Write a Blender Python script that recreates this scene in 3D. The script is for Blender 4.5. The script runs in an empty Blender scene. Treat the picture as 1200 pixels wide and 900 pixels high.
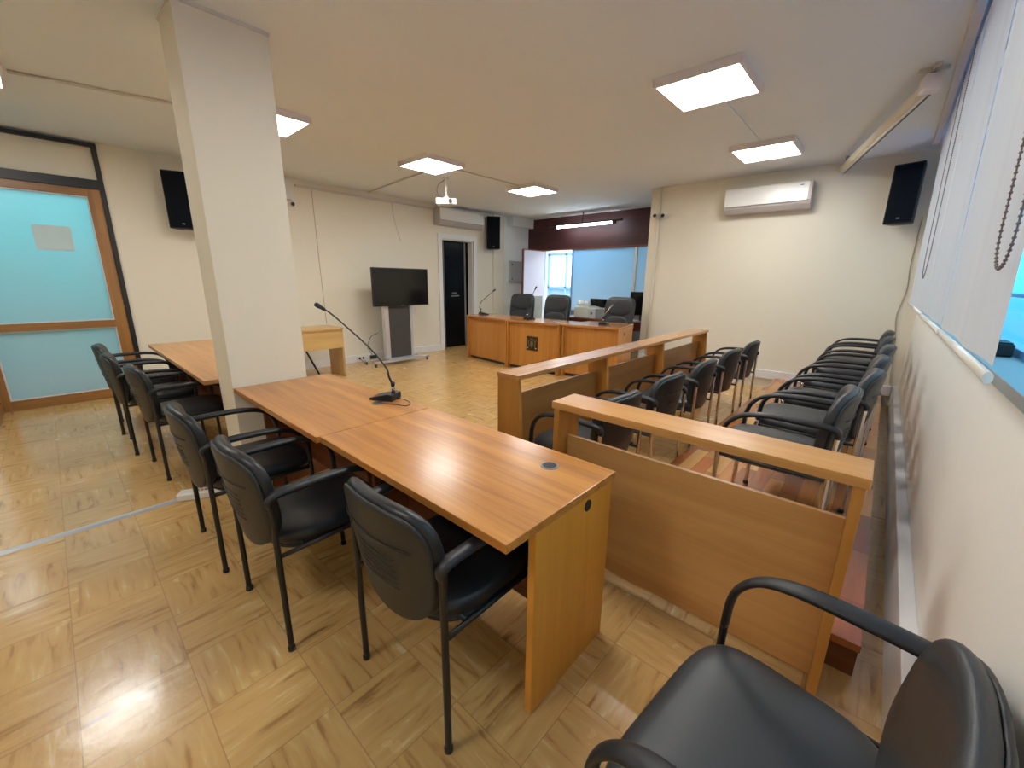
import bpy, bmesh, math, random
from mathutils import Vector, Matrix
random.seed(7)
PI = math.pi
SC = bpy.context.scene
COL = SC.collection

# ------------------------------------------------------------------ materials
def mat(name):
    m = bpy.data.materials.new(name); m.use_nodes = True
    nt = m.node_tree; b = nt.nodes['Principled BSDF']
    return m, nt, b

def simple(name, col, rough=.5, metal=0, coat=0, spec=.5, bump=0, bscale=200):
    m, nt, b = mat(name)
    b.inputs['Base Color'].default_value = (*col, 1)
    b.inputs['Roughness'].default_value = rough
    b.inputs['Metallic'].default_value = metal
    b.inputs['Coat Weight'].default_value = coat
    b.inputs['Specular IOR Level'].default_value = spec
    tc = nt.nodes.new('ShaderNodeTexCoord')
    nz = nt.nodes.new('ShaderNodeTexNoise'); nz.inputs['Scale'].default_value = bscale if bump else 3
    nt.links.new(tc.outputs['Object'], nz.inputs['Vector'])
    if bump:
        bp = nt.nodes.new('ShaderNodeBump'); bp.inputs['Strength'].default_value = bump; bp.inputs['Distance'].default_value = .002
        nt.links.new(nz.outputs['Fac'], bp.inputs['Height']); nt.links.new(bp.outputs['Normal'], b.inputs['Normal'])
    else:
        mx = nt.nodes.new('ShaderNodeMix'); mx.data_type = 'RGBA'
        mx.inputs[6].default_value = (*[c*.93 for c in col], 1); mx.inputs[7].default_value = (*col, 1)
        nt.links.new(nz.outputs['Fac'], mx.inputs[0]); nt.links.new(mx.outputs[2], b.inputs['Base Color'])
    return m

def wood(name, dark, light, axis='x', rough=.3, scale=1.0, coat=.3, streak=.5):
    m, nt, b = mat(name)
    tc = nt.nodes.new('ShaderNodeTexCoord'); mp = nt.nodes.new('ShaderNodeMapping')
    s = {'x': (1.1, 26, 26), 'y': (26, 1.1, 26), 'z': (26, 26, 1.1)}[axis]
    mp.inputs['Scale'].default_value = [v*scale for v in s]
    nt.links.new(tc.outputs['Object'], mp.inputs['Vector'])
    n1 = nt.nodes.new('ShaderNodeTexNoise'); n1.inputs['Scale'].default_value = 1; n1.inputs['Detail'].default_value = 5
    n1.inputs['Distortion'].default_value = .6; n1.inputs['Roughness'].default_value = .6
    nt.links.new(mp.outputs['Vector'], n1.inputs['Vector'])
    mp2 = nt.nodes.new('ShaderNodeMapping')
    s2 = {'x': (.5, 5, 5), 'y': (5, .5, 5), 'z': (5, 5, .5)}[axis]
    mp2.inputs['Scale'].default_value = s2
    nt.links.new(tc.outputs['Object'], mp2.inputs['Vector'])
    n2 = nt.nodes.new('ShaderNodeTexNoise'); n2.inputs['Scale'].default_value = 1; n2.inputs['Detail'].default_value = 2
    nt.links.new(mp2.outputs['Vector'], n2.inputs['Vector'])
    ad = nt.nodes.new('ShaderNodeMath'); ad.operation = 'MULTIPLY_ADD'; ad.inputs[1].default_value = streak
    nt.links.new(n1.outputs['Fac'], ad.inputs[0])
    mu = nt.nodes.new('ShaderNodeMath'); mu.operation = 'MULTIPLY'; mu.inputs[1].default_value = 1-streak
    nt.links.new(n2.outputs['Fac'], mu.inputs[0]); nt.links.new(mu.outputs[0], ad.inputs[2])
    cr = nt.nodes.new('ShaderNodeValToRGB')
    cr.color_ramp.elements[0].position = .36; cr.color_ramp.elements[0].color = (*dark, 1)
    cr.color_ramp.elements[1].position = .62; cr.color_ramp.elements[1].color = (*light, 1)
    nt.links.new(ad.outputs[0], cr.inputs['Fac']); nt.links.new(cr.outputs['Color'], b.inputs['Base Color'])
    b.inputs['Roughness'].default_value = rough
    b.inputs['Coat Weight'].default_value = coat; b.inputs['Coat Roughness'].default_value = .18
    bp = nt.nodes.new('ShaderNodeBump'); bp.inputs['Strength'].default_value = .08; bp.inputs['Distance'].default_value = .001
    nt.links.new(n1.outputs['Fac'], bp.inputs['Height']); nt.links.new(bp.outputs['Normal'], b.inputs['Normal'])
    return m

class G:
    """small node-graph helper for math on sockets"""
    def __init__(s, nt): s.nt = nt
    def m(s, op, a, b=None, c=None):
        n = s.nt.nodes.new('ShaderNodeMath'); n.operation = op
        for i, v in enumerate((a, b, c)):
            if v is None: continue
            if isinstance(v, (int, float)): n.inputs[i].default_value = v
            else: s.nt.links.new(v, n.inputs[i])
        return n.outputs[0]
    def mix(s, f, a, b):
        n = s.nt.nodes.new('ShaderNodeMix'); n.data_type = 'RGBA'
        for i, v in ((0, f), (6, a), (7, b)):
            if isinstance(v, (int, float)): n.inputs[i].default_value = v
            elif isinstance(v, tuple): n.inputs[i].default_value = (*v, 1)
            else: s.nt.links.new(v, n.inputs[i])
        return n.outputs[2]
    def comb(s, x, y, z):
        n = s.nt.nodes.new('ShaderNodeCombineXYZ')
        for i, v in enumerate((x, y, z)):
            if isinstance(v, (int, float)): n.inputs[i].default_value = v
            else: s.nt.links.new(v, n.inputs[i])
        return n.outputs[0]
    def noise(s, vec, scale=1, detail=3, dist=0, rough=.5):
        n = s.nt.nodes.new('ShaderNodeTexNoise'); n.inputs['Scale'].default_value = scale; n.inputs['Detail'].default_value = detail
        n.inputs['Distortion'].default_value = dist; n.inputs['Roughness'].default_value = rough
        s.nt.links.new(vec, n.inputs['Vector']); return n.outputs['Fac']
    def white(s, vec):
        n = s.nt.nodes.new('ShaderNodeTexWhiteNoise'); n.noise_dimensions = '3D'
        s.nt.links.new(vec, n.inputs['Vector']); return n.outputs['Value']
    def ramp(s, f, stops):
        n = s.nt.nodes.new('ShaderNodeValToRGB'); e = n.color_ramp.elements
        while len(e) < len(stops): e.new(.5)
        for el, (p, c) in zip(e, stops): el.position = p; el.color = (*c, 1)
        s.nt.links.new(f, n.inputs['Fac']); return n.outputs['Color']

def xyz(nt, space='Object'):
    tc = nt.nodes.new('ShaderNodeTexCoord'); sp = nt.nodes.new('ShaderNodeSeparateXYZ')
    nt.links.new(tc.outputs[space], sp.inputs[0]); return tc.outputs[space], sp.outputs[0], sp.outputs[1], sp.outputs[2]

def floor_mat():
    m, nt, b = mat('vinyl_tile'); g = G(nt); v, x, y, z = xyz(nt)
    T = .30
    u = g.m('DIVIDE', g.m('ADD', x, 1.79+30), T); w = g.m('DIVIDE', g.m('SUBTRACT', y, .12-30), T)
    iu, iw = g.m('FLOOR', u), g.m('FLOOR', w); fu, fw_ = g.m('FRACT', u), g.m('FRACT', w)
    rnd = g.white(g.comb(iu, iw, 3.0))
    par = g.m('MODULO', g.m('ADD', iu, iw), 2.0)
    par = g.m('GREATER_THAN', par, .5)
    off = g.m('MULTIPLY', rnd, 37.0)
    # streaks along x or along y, alternating from tile to tile
    va = g.comb(g.m('MULTIPLY', x, 4.5), g.m('MULTIPLY', y, 32.0), off)
    vb = g.comb(g.m('MULTIPLY', x, 32.0), g.m('MULTIPLY', y, 4.5), off)
    na = g.noise(va, 1, 4, .5); nb = g.noise(vb, 1, 4, .5)
    n = g.m('ADD', g.m('MULTIPLY', nb, par), g.m('MULTIPLY', na, g.m('SUBTRACT', 1.0, par)))
    col = g.ramp(n, [(.27, (.28, .13, .035)), (.36, (.46, .25, .08)), (.43, (.58, .345, .12)), (.58, (.62, .385, .14)), (.66, (.66, .44, .185)), (.74, (.76, .60, .37))])
    tint = g.noise(v, 1.3, 2)
    col = g.mix(g.m('MULTIPLY', rnd, .28), col, (.48, .27, .09))
    col = g.mix(g.m('MULTIPLY', tint, .15), col, (.56, .42, .24))
    # joints
    ed = g.m('MINIMUM', g.m('MINIMUM', fu, g.m('SUBTRACT', 1.0, fu)), g.m('MINIMUM', fw_, g.m('SUBTRACT', 1.0, fw_)))
    j = g.m('LESS_THAN', ed, .006)
    col = g.mix(g.m('MULTIPLY', j, .45), col, (.22, .13, .06))
    nt.links.new(col, b.inputs['Base Color'])
    rg = g.m('MULTIPLY_ADD', g.noise(v, 9, 4), .22, .12)
    nt.links.new(rg, b.inputs['Roughness'])
    h = g.m('ADD', g.m('MULTIPLY', g.noise(v, 20, 3), .9), g.m('MULTIPLY', j, -.4))
    bp = nt.nodes.new('ShaderNodeBump'); bp.inputs['Strength'].default_value = .38; bp.inputs['Distance'].default_value = .004
    nt.links.new(h, bp.inputs['Height']); nt.links.new(bp.outputs['Normal'], b.inputs['Normal'])
    b.inputs['Coat Weight'].default_value = .25; b.inputs['Coat Roughness'].default_value = .12
    return m

def parquet_mat():
    m, nt, b = mat('parquet'); g = G(nt); v, x, y, z = xyz(nt)
    W, L = .09, .45
    u = g.m('DIVIDE', g.m('ADD', x, 30.0), W); iu = g.m('FLOOR', u)
    sh = g.white(g.comb(iu, 1.0, 1.0))
    w = g.m('ADD', g.m('DIVIDE', g.m('ADD', y, 30.0), L), sh); iw = g.m('FLOOR', w)
    r = g.white(g.comb(iu, iw, 5.0))
    n = g.noise(g.comb(g.m('MULTIPLY', x, 40.0), g.m('MULTIPLY', y, 3.0), g.m('MULTIPLY', r, 20.0)), 1, 4, .4)
    c = g.ramp(r, [(0, (.34, .09, .025)), (.35, (.58, .19, .045)), (.6, (.74, .30, .07)), (.85, (.78, .42, .13)), (1, (.42, .16, .06))])
    c = g.mix(g.m('MULTIPLY', n, .5), c, (.15, .05, .02))
    fu, fw_ = g.m('FRACT', u), g.m('FRACT', w)
    j = g.m('MAXIMUM', g.m('LESS_THAN', fu, .025), g.m('LESS_THAN', fw_, .006))
    c = g.mix(g.m('MULTIPLY', j, .7), c, (.06, .02, .01))
    nt.links.new(c, b.inputs['Base Color'])
    b.inputs['Roughness'].default_value = .25; b.inputs['Coat Weight'].default_value = .5; b.inputs['Coat Roughness'].default_value = .12
    return m

def wall_mat(name, c1, c2, rough=.7, b1=.1):
    m, nt, b = mat(name); g = G(nt); v, x, y, z = xyz(nt)
    n = g.noise(v, .8, 3); col = g.mix(n, c1, c2); nt.links.new(col, b.inputs['Base Color'])
    b.inputs['Roughness'].default_value = rough; b.inputs['Specular IOR Level'].default_value = .3
    bp = nt.nodes.new('ShaderNodeBump'); bp.inputs['Strength'].default_value = b1; bp.inputs['Distance'].default_value = .002
    nt.links.new(g.noise(v, 70, 4), bp.inputs['Height']); nt.links.new(bp.outputs['Normal'], b.inputs['Normal'])
    return m

def emis(name, col, strength, rough=.4):
    m, nt, b = mat(name)
    b.inputs['Base Color'].default_value = (*col, 1); b.inputs['Roughness'].default_value = rough
    b.inputs['Emission Color'].default_value = (*col, 1); b.inputs['Emission Strength'].default_value = strength
    return m

def frosted(name, c_hi, c_lo, z0, z1, trans=.7, rough=.25, nz=.3):
    """frosted pane: diffuse + translucent with a faint gloss; lit by the room behind it"""
    m = bpy.data.materials.new(name); m.use_nodes = True; nt = m.node_tree; nt.nodes.clear(); g = G(nt)
    out = nt.nodes.new('ShaderNodeOutputMaterial'); v, x, y, z = xyz(nt)
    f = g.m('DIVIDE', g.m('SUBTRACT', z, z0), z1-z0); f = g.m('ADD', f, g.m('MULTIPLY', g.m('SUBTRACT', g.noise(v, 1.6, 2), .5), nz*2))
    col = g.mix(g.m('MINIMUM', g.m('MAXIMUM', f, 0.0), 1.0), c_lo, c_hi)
    d = nt.nodes.new('ShaderNodeBsdfDiffuse'); t = nt.nodes.new('ShaderNodeBsdfTranslucent'); gl = nt.nodes.new('ShaderNodeBsdfGlossy')
    gl.inputs['Roughness'].default_value = rough
    nt.links.new(col, d.inputs['Color']); nt.links.new(col, t.inputs['Color'])
    m1 = nt.nodes.new('ShaderNodeMixShader'); m1.inputs[0].default_value = trans
    nt.links.new(d.outputs[0], m1.inputs[1]); nt.links.new(t.outputs[0], m1.inputs[2])
    m2 = nt.nodes.new('ShaderNodeMixShader'); m2.inputs[0].default_value = .06
    nt.links.new(m1.outputs[0], m2.inputs[1]); nt.links.new(gl.outputs[0], m2.inputs[2])
    nt.links.new(m2.outputs[0], out.inputs['Surface'])
    return m

def glass_mat(name, tint=(.9, .97, 1), mixf=.1):
    m = bpy.data.materials.new(name); m.use_nodes = True; nt = m.node_tree; nt.nodes.clear()
    out = nt.nodes.new('ShaderNodeOutputMaterial'); t = nt.nodes.new('ShaderNodeBsdfTransparent'); gl = nt.nodes.new('ShaderNodeBsdfGlossy')
    t.inputs[0].default_value = (*tint, 1); gl.inputs['Roughness'].default_value = .03
    mx = nt.nodes.new('ShaderNodeMixShader'); mx.inputs[0].default_value = mixf
    nt.links.new(t.outputs[0], mx.inputs[1]); nt.links.new(gl.outputs[0], mx.inputs[2]); nt.links.new(mx.outputs[0], out.inputs['Surface'])
    return m

def blind_mat():
    m = bpy.data.materials.new('blind_fabric'); m.use_nodes = True; nt = m.node_tree; nt.nodes.clear(); g = G(nt)
    out = nt.nodes.new('ShaderNodeOutputMaterial'); v, x, y, z = xyz(nt)
    n = g.noise(g.comb(x, g.m('MULTIPLY', y, 9.0), g.m('MULTIPLY', z, .3)), 1, 3)
    col = g.mix(n, (.60, .60, .59), (.70, .70, .68))
    d = nt.nodes.new('ShaderNodeBsdfDiffuse'); t = nt.nodes.new('ShaderNodeBsdfTranslucent')
    nt.links.new(col, d.inputs[0]); t.inputs[0].default_value = (.5, .6, .68, 1)
    m1 = nt.nodes.new('ShaderNodeMixShader'); m1.inputs[0].default_value = .12
    nt.links.new(d.outputs[0], m1.inputs[1]); nt.links.new(t.outputs[0], m1.inputs[2])
    bp = nt.nodes.new('ShaderNodeBump'); bp.inputs['Strength'].default_value = .5; bp.inputs['Distance'].default_value = .01
    nt.links.new(n, bp.inputs['Height']); nt.links.new(bp.outputs['Normal'], d.inputs['Normal'])
    nt.links.new(m1.outputs[0], out.inputs['Surface'])
    return m

M = {}
M['floor'] = floor_mat(); M['parquet'] = parquet_mat()
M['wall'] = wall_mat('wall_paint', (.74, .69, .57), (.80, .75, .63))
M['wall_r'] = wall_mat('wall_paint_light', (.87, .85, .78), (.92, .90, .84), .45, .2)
M['wall_cool'] = wall_mat('wall_paint_cool', (.86, .90, .90), (.90, .93, .93))
M['ceil'] = wall_mat('ceiling_paint', (.72, .77, .81), (.76, .81, .85), .8)
M['white'] = simple('white_paint', (.80, .79, .76), .4)
M['trunk'] = simple('white_plastic_trunking', (.80, .80, .80), .35)
M['conduit'] = simple('painted_conduit', (.66, .62, .56), .5)
M['header'] = wood('dark_red_wood', (.040, .009, .010), (.078, .020, .020), 'x', .55, 1, 0)
M['redwood'] = wood('reddish_wood', (.13, .03, .015), (.22, .06, .03), 'x', .3)
M['podside'] = wood('podium_side_wood', (.12, .035, .012), (.22, .075, .025), 'x', .3)
O1, O2 = (.35, .12, .020), (.60, .26, .052)
M['top'] = wood('desk_top_wood', O1, O2, 'x', .33, 1, .4, .62)
M['panel'] = wood('panel_wood', (.60, .255, .03), (.74, .34, .048), 'z', .4, 1, .1)
M['railtop_y'] = wood('rail_top_wood_y', (.43, .18, .05), (.64, .32, .11), 'y', .25, 1, .5)
M['railtop_x'] = wood('rail_top_wood_x', (.46, .20, .05), (.66, .33, .10), 'x', .3, 1, .3)
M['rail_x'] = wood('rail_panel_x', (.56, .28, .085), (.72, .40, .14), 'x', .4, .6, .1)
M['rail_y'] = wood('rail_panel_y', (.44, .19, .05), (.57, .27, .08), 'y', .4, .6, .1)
M['tableleft'] = wood('table_wood_brown', (.38, .165, .055), (.54, .28, .10), 'x', .38, 1, .2)
M['under'] = wood('shaded_desk_wood', (.11, .032, .010), (.19, .06, .020), 'x', .5)  # dark red-brown, with the shade under the desks put into the colour
M['lightdesk'] = wood('light_oak_laminate', (.52, .32, .11), (.62, .41, .16), 'y', .4, 1, .1)
M['bench'] = wood('bench_wood', (.44, .175, .028), (.58, .26, .055), 'z', .35, .8, .15)
M['benchtop'] = wood('bench_top_wood', (.40, .16, .04), (.58, .26, .07), 'x', .2, 1, .6)
M['doorwood'] = wood('door_wood', (.25, .11, .025), (.40, .19, .055), 'z', .35)
M['doorwood_y'] = wood('door_wood_y', (.25, .11, .025), (.40, .19, .055), 'y', .35)
M['black'] = simple('black_plastic', (.012, .012, .014), .45)
M['blackpad'] = simple('black_leatherette', (.013, .014, .016), .38, bump=.15, bscale=400)
M['greypad'] = simple('dark_grey_leatherette', (.030, .034, .038), .40, bump=.15, bscale=400)
M['shell'] = simple('black_back_shell', (.016, .017, .018), .42, bump=.25, bscale=600)
M['blackmetal'] = simple('black_metal', (.015, .013, .012), .4)
M['chrome'] = simple('chrome', (.75, .73, .70), .18, 1)
M['silver'] = simple('silver_metal', (.62, .63, .65), .35, .4)
M['silverflat'] = simple('silver_paint', (.50, .52, .55), .3, .3)
M['darkgrey'] = simple('dark_grey_panel', (.055, .055, .055), .5)
M['screen'] = simple('tv_screen', (.006, .006, .006), .12, spec=.5)
M['speaker'] = simple('speaker_grille', (.005, .007, .011), .8, spec=.12, bump=.4, bscale=900)
M['execpad'] = simple('executive_leather', (.035, .038, .040), .45, bump=.1, bscale=300)
M['diffuser'] = emis('lamp_diffuser', (1, .995, .965), 27)
M['tube'] = emis('fluorescent_tube', (.80, .92, 1), 36)
M['lampframe'] = simple('lamp_frame', (.78, .72, .72), .5)
M['brass'] = simple('brass_plate', (.20, .15, .055), .45, .4)
M['bronze'] = simple('dark_bronze', (.045, .033, .018), .5, .3)
M['plate'] = simple('white_enamel', (.85, .84, .80), .25)
M['acw'] = simple('white_appliance', (.78, .77, .73), .25)
M['acside'] = simple('appliance_side', (.52, .48, .46), .4)
M['blue'] = simple('blue_mark', (.03, .06, .30), .4)
M['red'] = simple('red_switch', (.5, .03, .03), .4)
M['lgrey'] = simple('light_grey', (.50, .52, .52), .5)
M['mgrey'] = simple('mid_grey', (.20, .205, .21), .5)
M['beige'] = simple('beige_laminate', (.62, .64, .55), .5)
M['lilac'] = simple('pale_lilac_paint', (.78, .77, .92), .4)
M['paper'] = simple('paper', (.56, .68, .69), .6)
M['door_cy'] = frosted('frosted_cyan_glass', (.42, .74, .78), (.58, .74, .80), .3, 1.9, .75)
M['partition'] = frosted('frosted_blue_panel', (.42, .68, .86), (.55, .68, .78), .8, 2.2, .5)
M['glass'] = glass_mat('clear_glass')
M['darkglass'] = simple('dark_glass', (.004, .004, .005), .25, spec=.12)
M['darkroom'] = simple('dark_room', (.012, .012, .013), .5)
M['bluewin'] = simple('blue_window_frame', (.25, .48, .72), .4)
M['glow'] = emis('overexposed_daylight_glass', (.93, .98, 1), 1.6)
M['blind'] = blind_mat()
M['cord'] = simple('grey_bead_cord', (.20, .16, .16), .4)
M['cable'] = simple('black_cable', (.02, .015, .015), .5)
M['wire'] = simple('wall_wire', (.45, .38, .30), .5)
M['wirew'] = simple('white_cable', (.75, .74, .72), .4)

# ------------------------------------------------------------------ geometry
class MB:
    def __init__(s): s.bm = bmesh.new()
    def merge(s, b, mtx=None):
        if mtx is not None: b.transform(mtx)
        me = bpy.data.meshes.new('t'); b.to_mesh(me); b.free(); s.bm.from_mesh(me); bpy.data.meshes.remove(me); return s
    def box(s, x0, x1, y0, y1, z0, z1, bev=.0, mtx=None):
        b = bmesh.new(); bmesh.ops.create_cube(b, size=1)
        for v in b.verts: v.co = ((x0+x1)/2+v.co.x*(x1-x0), (y0+y1)/2+v.co.y*(y1-y0), (z0+z1)/2+v.co.z*(z1-z0))
        if bev: bmesh.ops.bevel(b, geom=list(b.edges), offset=bev, segments=2, affect='EDGES', profile=.6)
        return s.merge(b, mtx)
    def prism(s, pts, axis, a0, a1, bev=0, mtx=None):
        """polygon pts in the plane across axis ('x': (y,z), 'y': (x,z), 'z': (x,y)), swept from a0 to a1"""
        b = bmesh.new()
        f = {'x': lambda p, a: (a, p[0], p[1]), 'y': lambda p, a: (p[0], a, p[1]), 'z': lambda p, a: (p[0], p[1], a)}[axis]
        lo = [b.verts.new(f(p, a0)) for p in pts]; hi = [b.verts.new(f(p, a1)) for p in pts]; n = len(pts)
        b.faces.new(lo); b.faces.new(hi[::-1])
        for i in range(n): b.faces.new((lo[i], hi[i], hi[(i+1) % n], lo[(i+1) % n]))
        bmesh.ops.recalc_face_normals(b, faces=list(b.faces))
        if bev: bmesh.ops.bevel(b, geom=list(b.edges), offset=bev, segments=2, affect='EDGES', profile=.6)
        return s.merge(b, mtx)
    def tube(s, pts, r, n=12, rx=None, cap=True, mtx=None):
        """r radius (number or per point list); rx = (side, up) radii ratio for flat sections"""
        pts = [Vector(p) for p in pts]; m = len(pts); rr = r if isinstance(r, (list, tuple)) else [r]*m
        b = bmesh.new(); rings = []
        T = [(pts[min(i+1, m-1)]-pts[max(i-1, 0)]).normalized() for i in range(m)]
        up = Vector((0, 0, 1)) if abs(T[0].z) < .9 else Vector((0, 1, 0))
        nrm = T[0].cross(up).normalized()
        for i in range(m):
            nrm = (nrm - T[i]*nrm.dot(T[i])).normalized(); bn = T[i].cross(nrm)
            a, c = (rx if rx else (1, 1))
            rings.append([b.verts.new(pts[i]+(nrm*math.cos(2*PI*k/n)*a+bn*math.sin(2*PI*k/n)*c)*rr[i]) for k in range(n)])
        for i in range(m-1):
            for k in range(n): b.faces.new((rings[i][k], rings[i][(k+1) % n], rings[i+1][(k+1) % n], rings[i+1][k]))
        if cap: b.faces.new(rings[0][::-1]); b.faces.new(rings[-1])
        bmesh.ops.recalc_face_normals(b, faces=list(b.faces))
        for f in b.faces: f.smooth = len(f.verts) == 4
        return s.merge(b, mtx)
    def lathe(s, prof, c=(0, 0, 0), n=24, mtx=None):
        b = bmesh.new(); rings = []
        for (r, z) in prof: rings.append([b.verts.new((c[0]+r*math.cos(2*PI*k/n), c[1]+r*math.sin(2*PI*k/n), c[2]+z)) for k in range(n)])
        for i in range(len(rings)-1):
            for k in range(n): b.faces.new((rings[i][k], rings[i][(k+1) % n], rings[i+1][(k+1) % n], rings[i+1][k]))
        b.faces.new(rings[0][::-1]); b.faces.new(rings[-1])
        bmesh.ops.recalc_face_normals(b, faces=list(b.faces))
        for f in b.faces: f.smooth = len(f.verts) == 4
        return s.merge(b, mtx)
    def pad(s, w, h, th, e=3.2, e2=None, bend=0, puff=.3, seg=48, rings=7, asym=0, back=True, mtx=None):
        """upholstered pad: rounded outline w x h in XY, thickness th along +Z, bent about Y by bend; asym narrows the -Y end"""
        b = bmesh.new(); e2 = e2 or e
        def P(t, k):
            c, sn = math.cos(t), math.sin(t)
            ex = e if sn > 0 else e2
            x = math.copysign(abs(c)**(2/ex), c)*w/2; y = math.copysign(abs(sn)**(2/ex), sn)*h/2
            x *= 1+asym*(y/h)
            return x*k, y*k
        def Z(x): return bend*(x/(w/2))**2
        def ring(k, z):
            return [b.verts.new((*(p := P(2*PI*i/seg, k)), z+Z(p[0]))) for i in range(seg)]
        ks = []
        for i in range(1, rings+1):
            k = i/rings*.93; ks.append((k, th/2+th*puff*(1-k**4)))
        prof = ks + [(.97, th*.42), (.992, th*.22), (1, 0), (.992, -th*.22), (.97, -th*.42)] + [(k, -th/2-(th*puff*.15)*(1-k**4)) for k, _ in ks[::-1]]
        R = [ring(k, z) for k, z in prof]
        for a, c in zip(R, R[1:]):
            for i in range(seg): b.faces.new((a[i], a[(i+1) % seg], c[(i+1) % seg], c[i]))
        t = b.verts.new((0, 0, th/2+th*puff)); u = b.verts.new((0, 0, -th/2-th*puff*.15))
        for i in range(seg):
            b.faces.new((t, R[0][(i+1) % seg], R[0][i])); b.faces.new((u, R[-1][i], R[-1][(i+1) % seg]))
        bmesh.ops.recalc_face_normals(b, faces=list(b.faces))
        for f in b.faces: f.smooth = True
        return s.merge(b, mtx)
    def build(s, name, m, parent=None, label=None):
        me = bpy.data.meshes.new(name); s.bm.to_mesh(me); s.bm.free(); me.materials.append(m)
        o = bpy.data.objects.new(name, me); COL.objects.link(o)
        if parent: o.parent = parent
        if label: o['label'] = label
        return o

def tag(o, label, cat, group=None, kind=None):
    o['label'] = label; o['category'] = cat
    if group: o['group'] = group
    if kind: o['kind'] = kind
    return o
def thing(name, label, cat, loc=(0, 0, 0), rz=0, group=None):
    o = bpy.data.objects.new(name, None); COL.objects.link(o); o.location = loc; o.rotation_euler = (0, 0, rz); o.empty_display_size = .1
    return tag(o, label, cat, group)
def struct(name, mb, m, parent=None):
    o = mb.build(name, m, parent)
    if not parent: o['kind'] = 'structure'
    return o
def dup(root, loc, rz, label, group=None):
    r = root.copy(); COL.objects.link(r); r.location = loc; r.rotation_euler = (0, 0, rz); r['label'] = label
    if group: r['group'] = group
    for ch in list(root.children):
        c = ch.copy(); COL.objects.link(c); c.parent = r
        for g in ch.children:
            d = g.copy(); COL.objects.link(d); d.parent = c
    return r
def arc(c, r, a0, a1, n, f):
    return [f(c[0]+r*math.cos(a0+(a1-a0)*i/n), c[1]+r*math.sin(a0+(a1-a0)*i/n)) for i in range(n+1)]
def smooth_path(pts, n=8):
    """Catmull-Rom through the points"""
    P = [Vector(p) for p in pts]; P = [P[0]*2-P[1]]+P+[P[-1]*2-P[-2]]; out = []
    for i in range(1, len(P)-2):
        for k in range(n):
            t = k/n; a, b, c, d = P[i-1:i+3]
            out.append(.5*((2*b)+(c-a)*t+(2*a-5*b+4*c-d)*t*t+(3*b-a-3*c+d)*t**3))
    out.append(P[-2]); return out

# ------------------------------------------------------------------ room
HC = 2.9; XL = -6.9; XR = .285; YE = 6.75; YB = -2.6; YA = 8.25
struct('floor', MB().box(XL-2.2, XR+.2, YB-.2, 12.2, -.1, 0), M['floor'])
struct('ceiling', MB().box(XL-2.2, XR+.25, YB-.2, 12.2, HC, HC+.1), M['ceil'])
w = MB()
DY0, DY1 = 5.50, 6.37          # dark doorway
GY0, GY1 = -1.7, .64           # glazed screen
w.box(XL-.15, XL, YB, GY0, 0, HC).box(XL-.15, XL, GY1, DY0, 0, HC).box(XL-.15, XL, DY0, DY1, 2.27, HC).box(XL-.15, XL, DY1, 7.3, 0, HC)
struct('wall_left', w, M['wall'])
struct('wall_alcove', MB().box(XL-.15, XL-.02, 7.3, YA+.1, 0, HC), M['wall_cool'])
struct('trim_1', MB().box(XL-.15, XL+.035, 6.98, 7.33, 0, HC), M['wall'])
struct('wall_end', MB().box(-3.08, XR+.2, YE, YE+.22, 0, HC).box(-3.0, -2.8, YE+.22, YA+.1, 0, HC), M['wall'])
WY0, WY1, WZ0, WZ1 = .3, 6.1, 1.2, 2.8
w = MB().box(XR, XR+.2, YB, WY0, 0, HC).box(XR, XR+.2, WY1, YE, 0, HC).box(XR, XR+.2, WY0, WY1, 0, WZ0).box(XR, XR+.2, WY0, WY1, WZ1, HC)
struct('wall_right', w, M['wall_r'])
struct('wall_back', MB().box(XL-2.2, XR+.2, YB-.15, YB, 0, HC), M['wall'])
# header over the alcove opening
struct('wall_header', MB().box(XL, -3.0, YA, YA+.12, 2.2, HC), M['header'])
struct('trim_2', MB().box(XL, -3.0, YA-.015, YA+.13, 2.165, 2.2), M['redwood'])
struct('trim_3', MB().box(XL-.02, XL+.16, 7.5, YA, 2.70, HC), M['wall_cool'])
# pillar
struct('wall_pillar', MB().box(-3.41, -3.085, .70, 1.172, 0, HC, .004), M['wall'])
struct('trim_4', MB().box(-3.416, -3.079, .694, 1.178, HC-.02, HC, .002), M['conduit'])
# baseboards and wall trunking
struct('baseboard_left', MB().box(XL, XL+.03, GY1+.05, DY0-.1, 0, .13, .004), M['trunk'])
struct('baseboard_end', MB().box(-3.05, XR-.06, YE-.045, YE, .13, .25, .005), M['trunk'])
tr = MB()
tr.box(XR-.05, XR, .75, YE-.06, 0, .27, .006)
struct('baseboard_right', tr, M['trunk'])
# platform
pod = thing('seating_platform', 'low raised parquet platform under the back row of chairs', 'platform', (0, 0, 0))
MB().box(-.99, .152, 1.79, YE-.002, .118, .15, .002).build('parquet_top', M['parquet'], pod)
MB().box(-.98, .148, 1.80, YE-.004, 0, .118).build('riser', M['podside'], pod)

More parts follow.
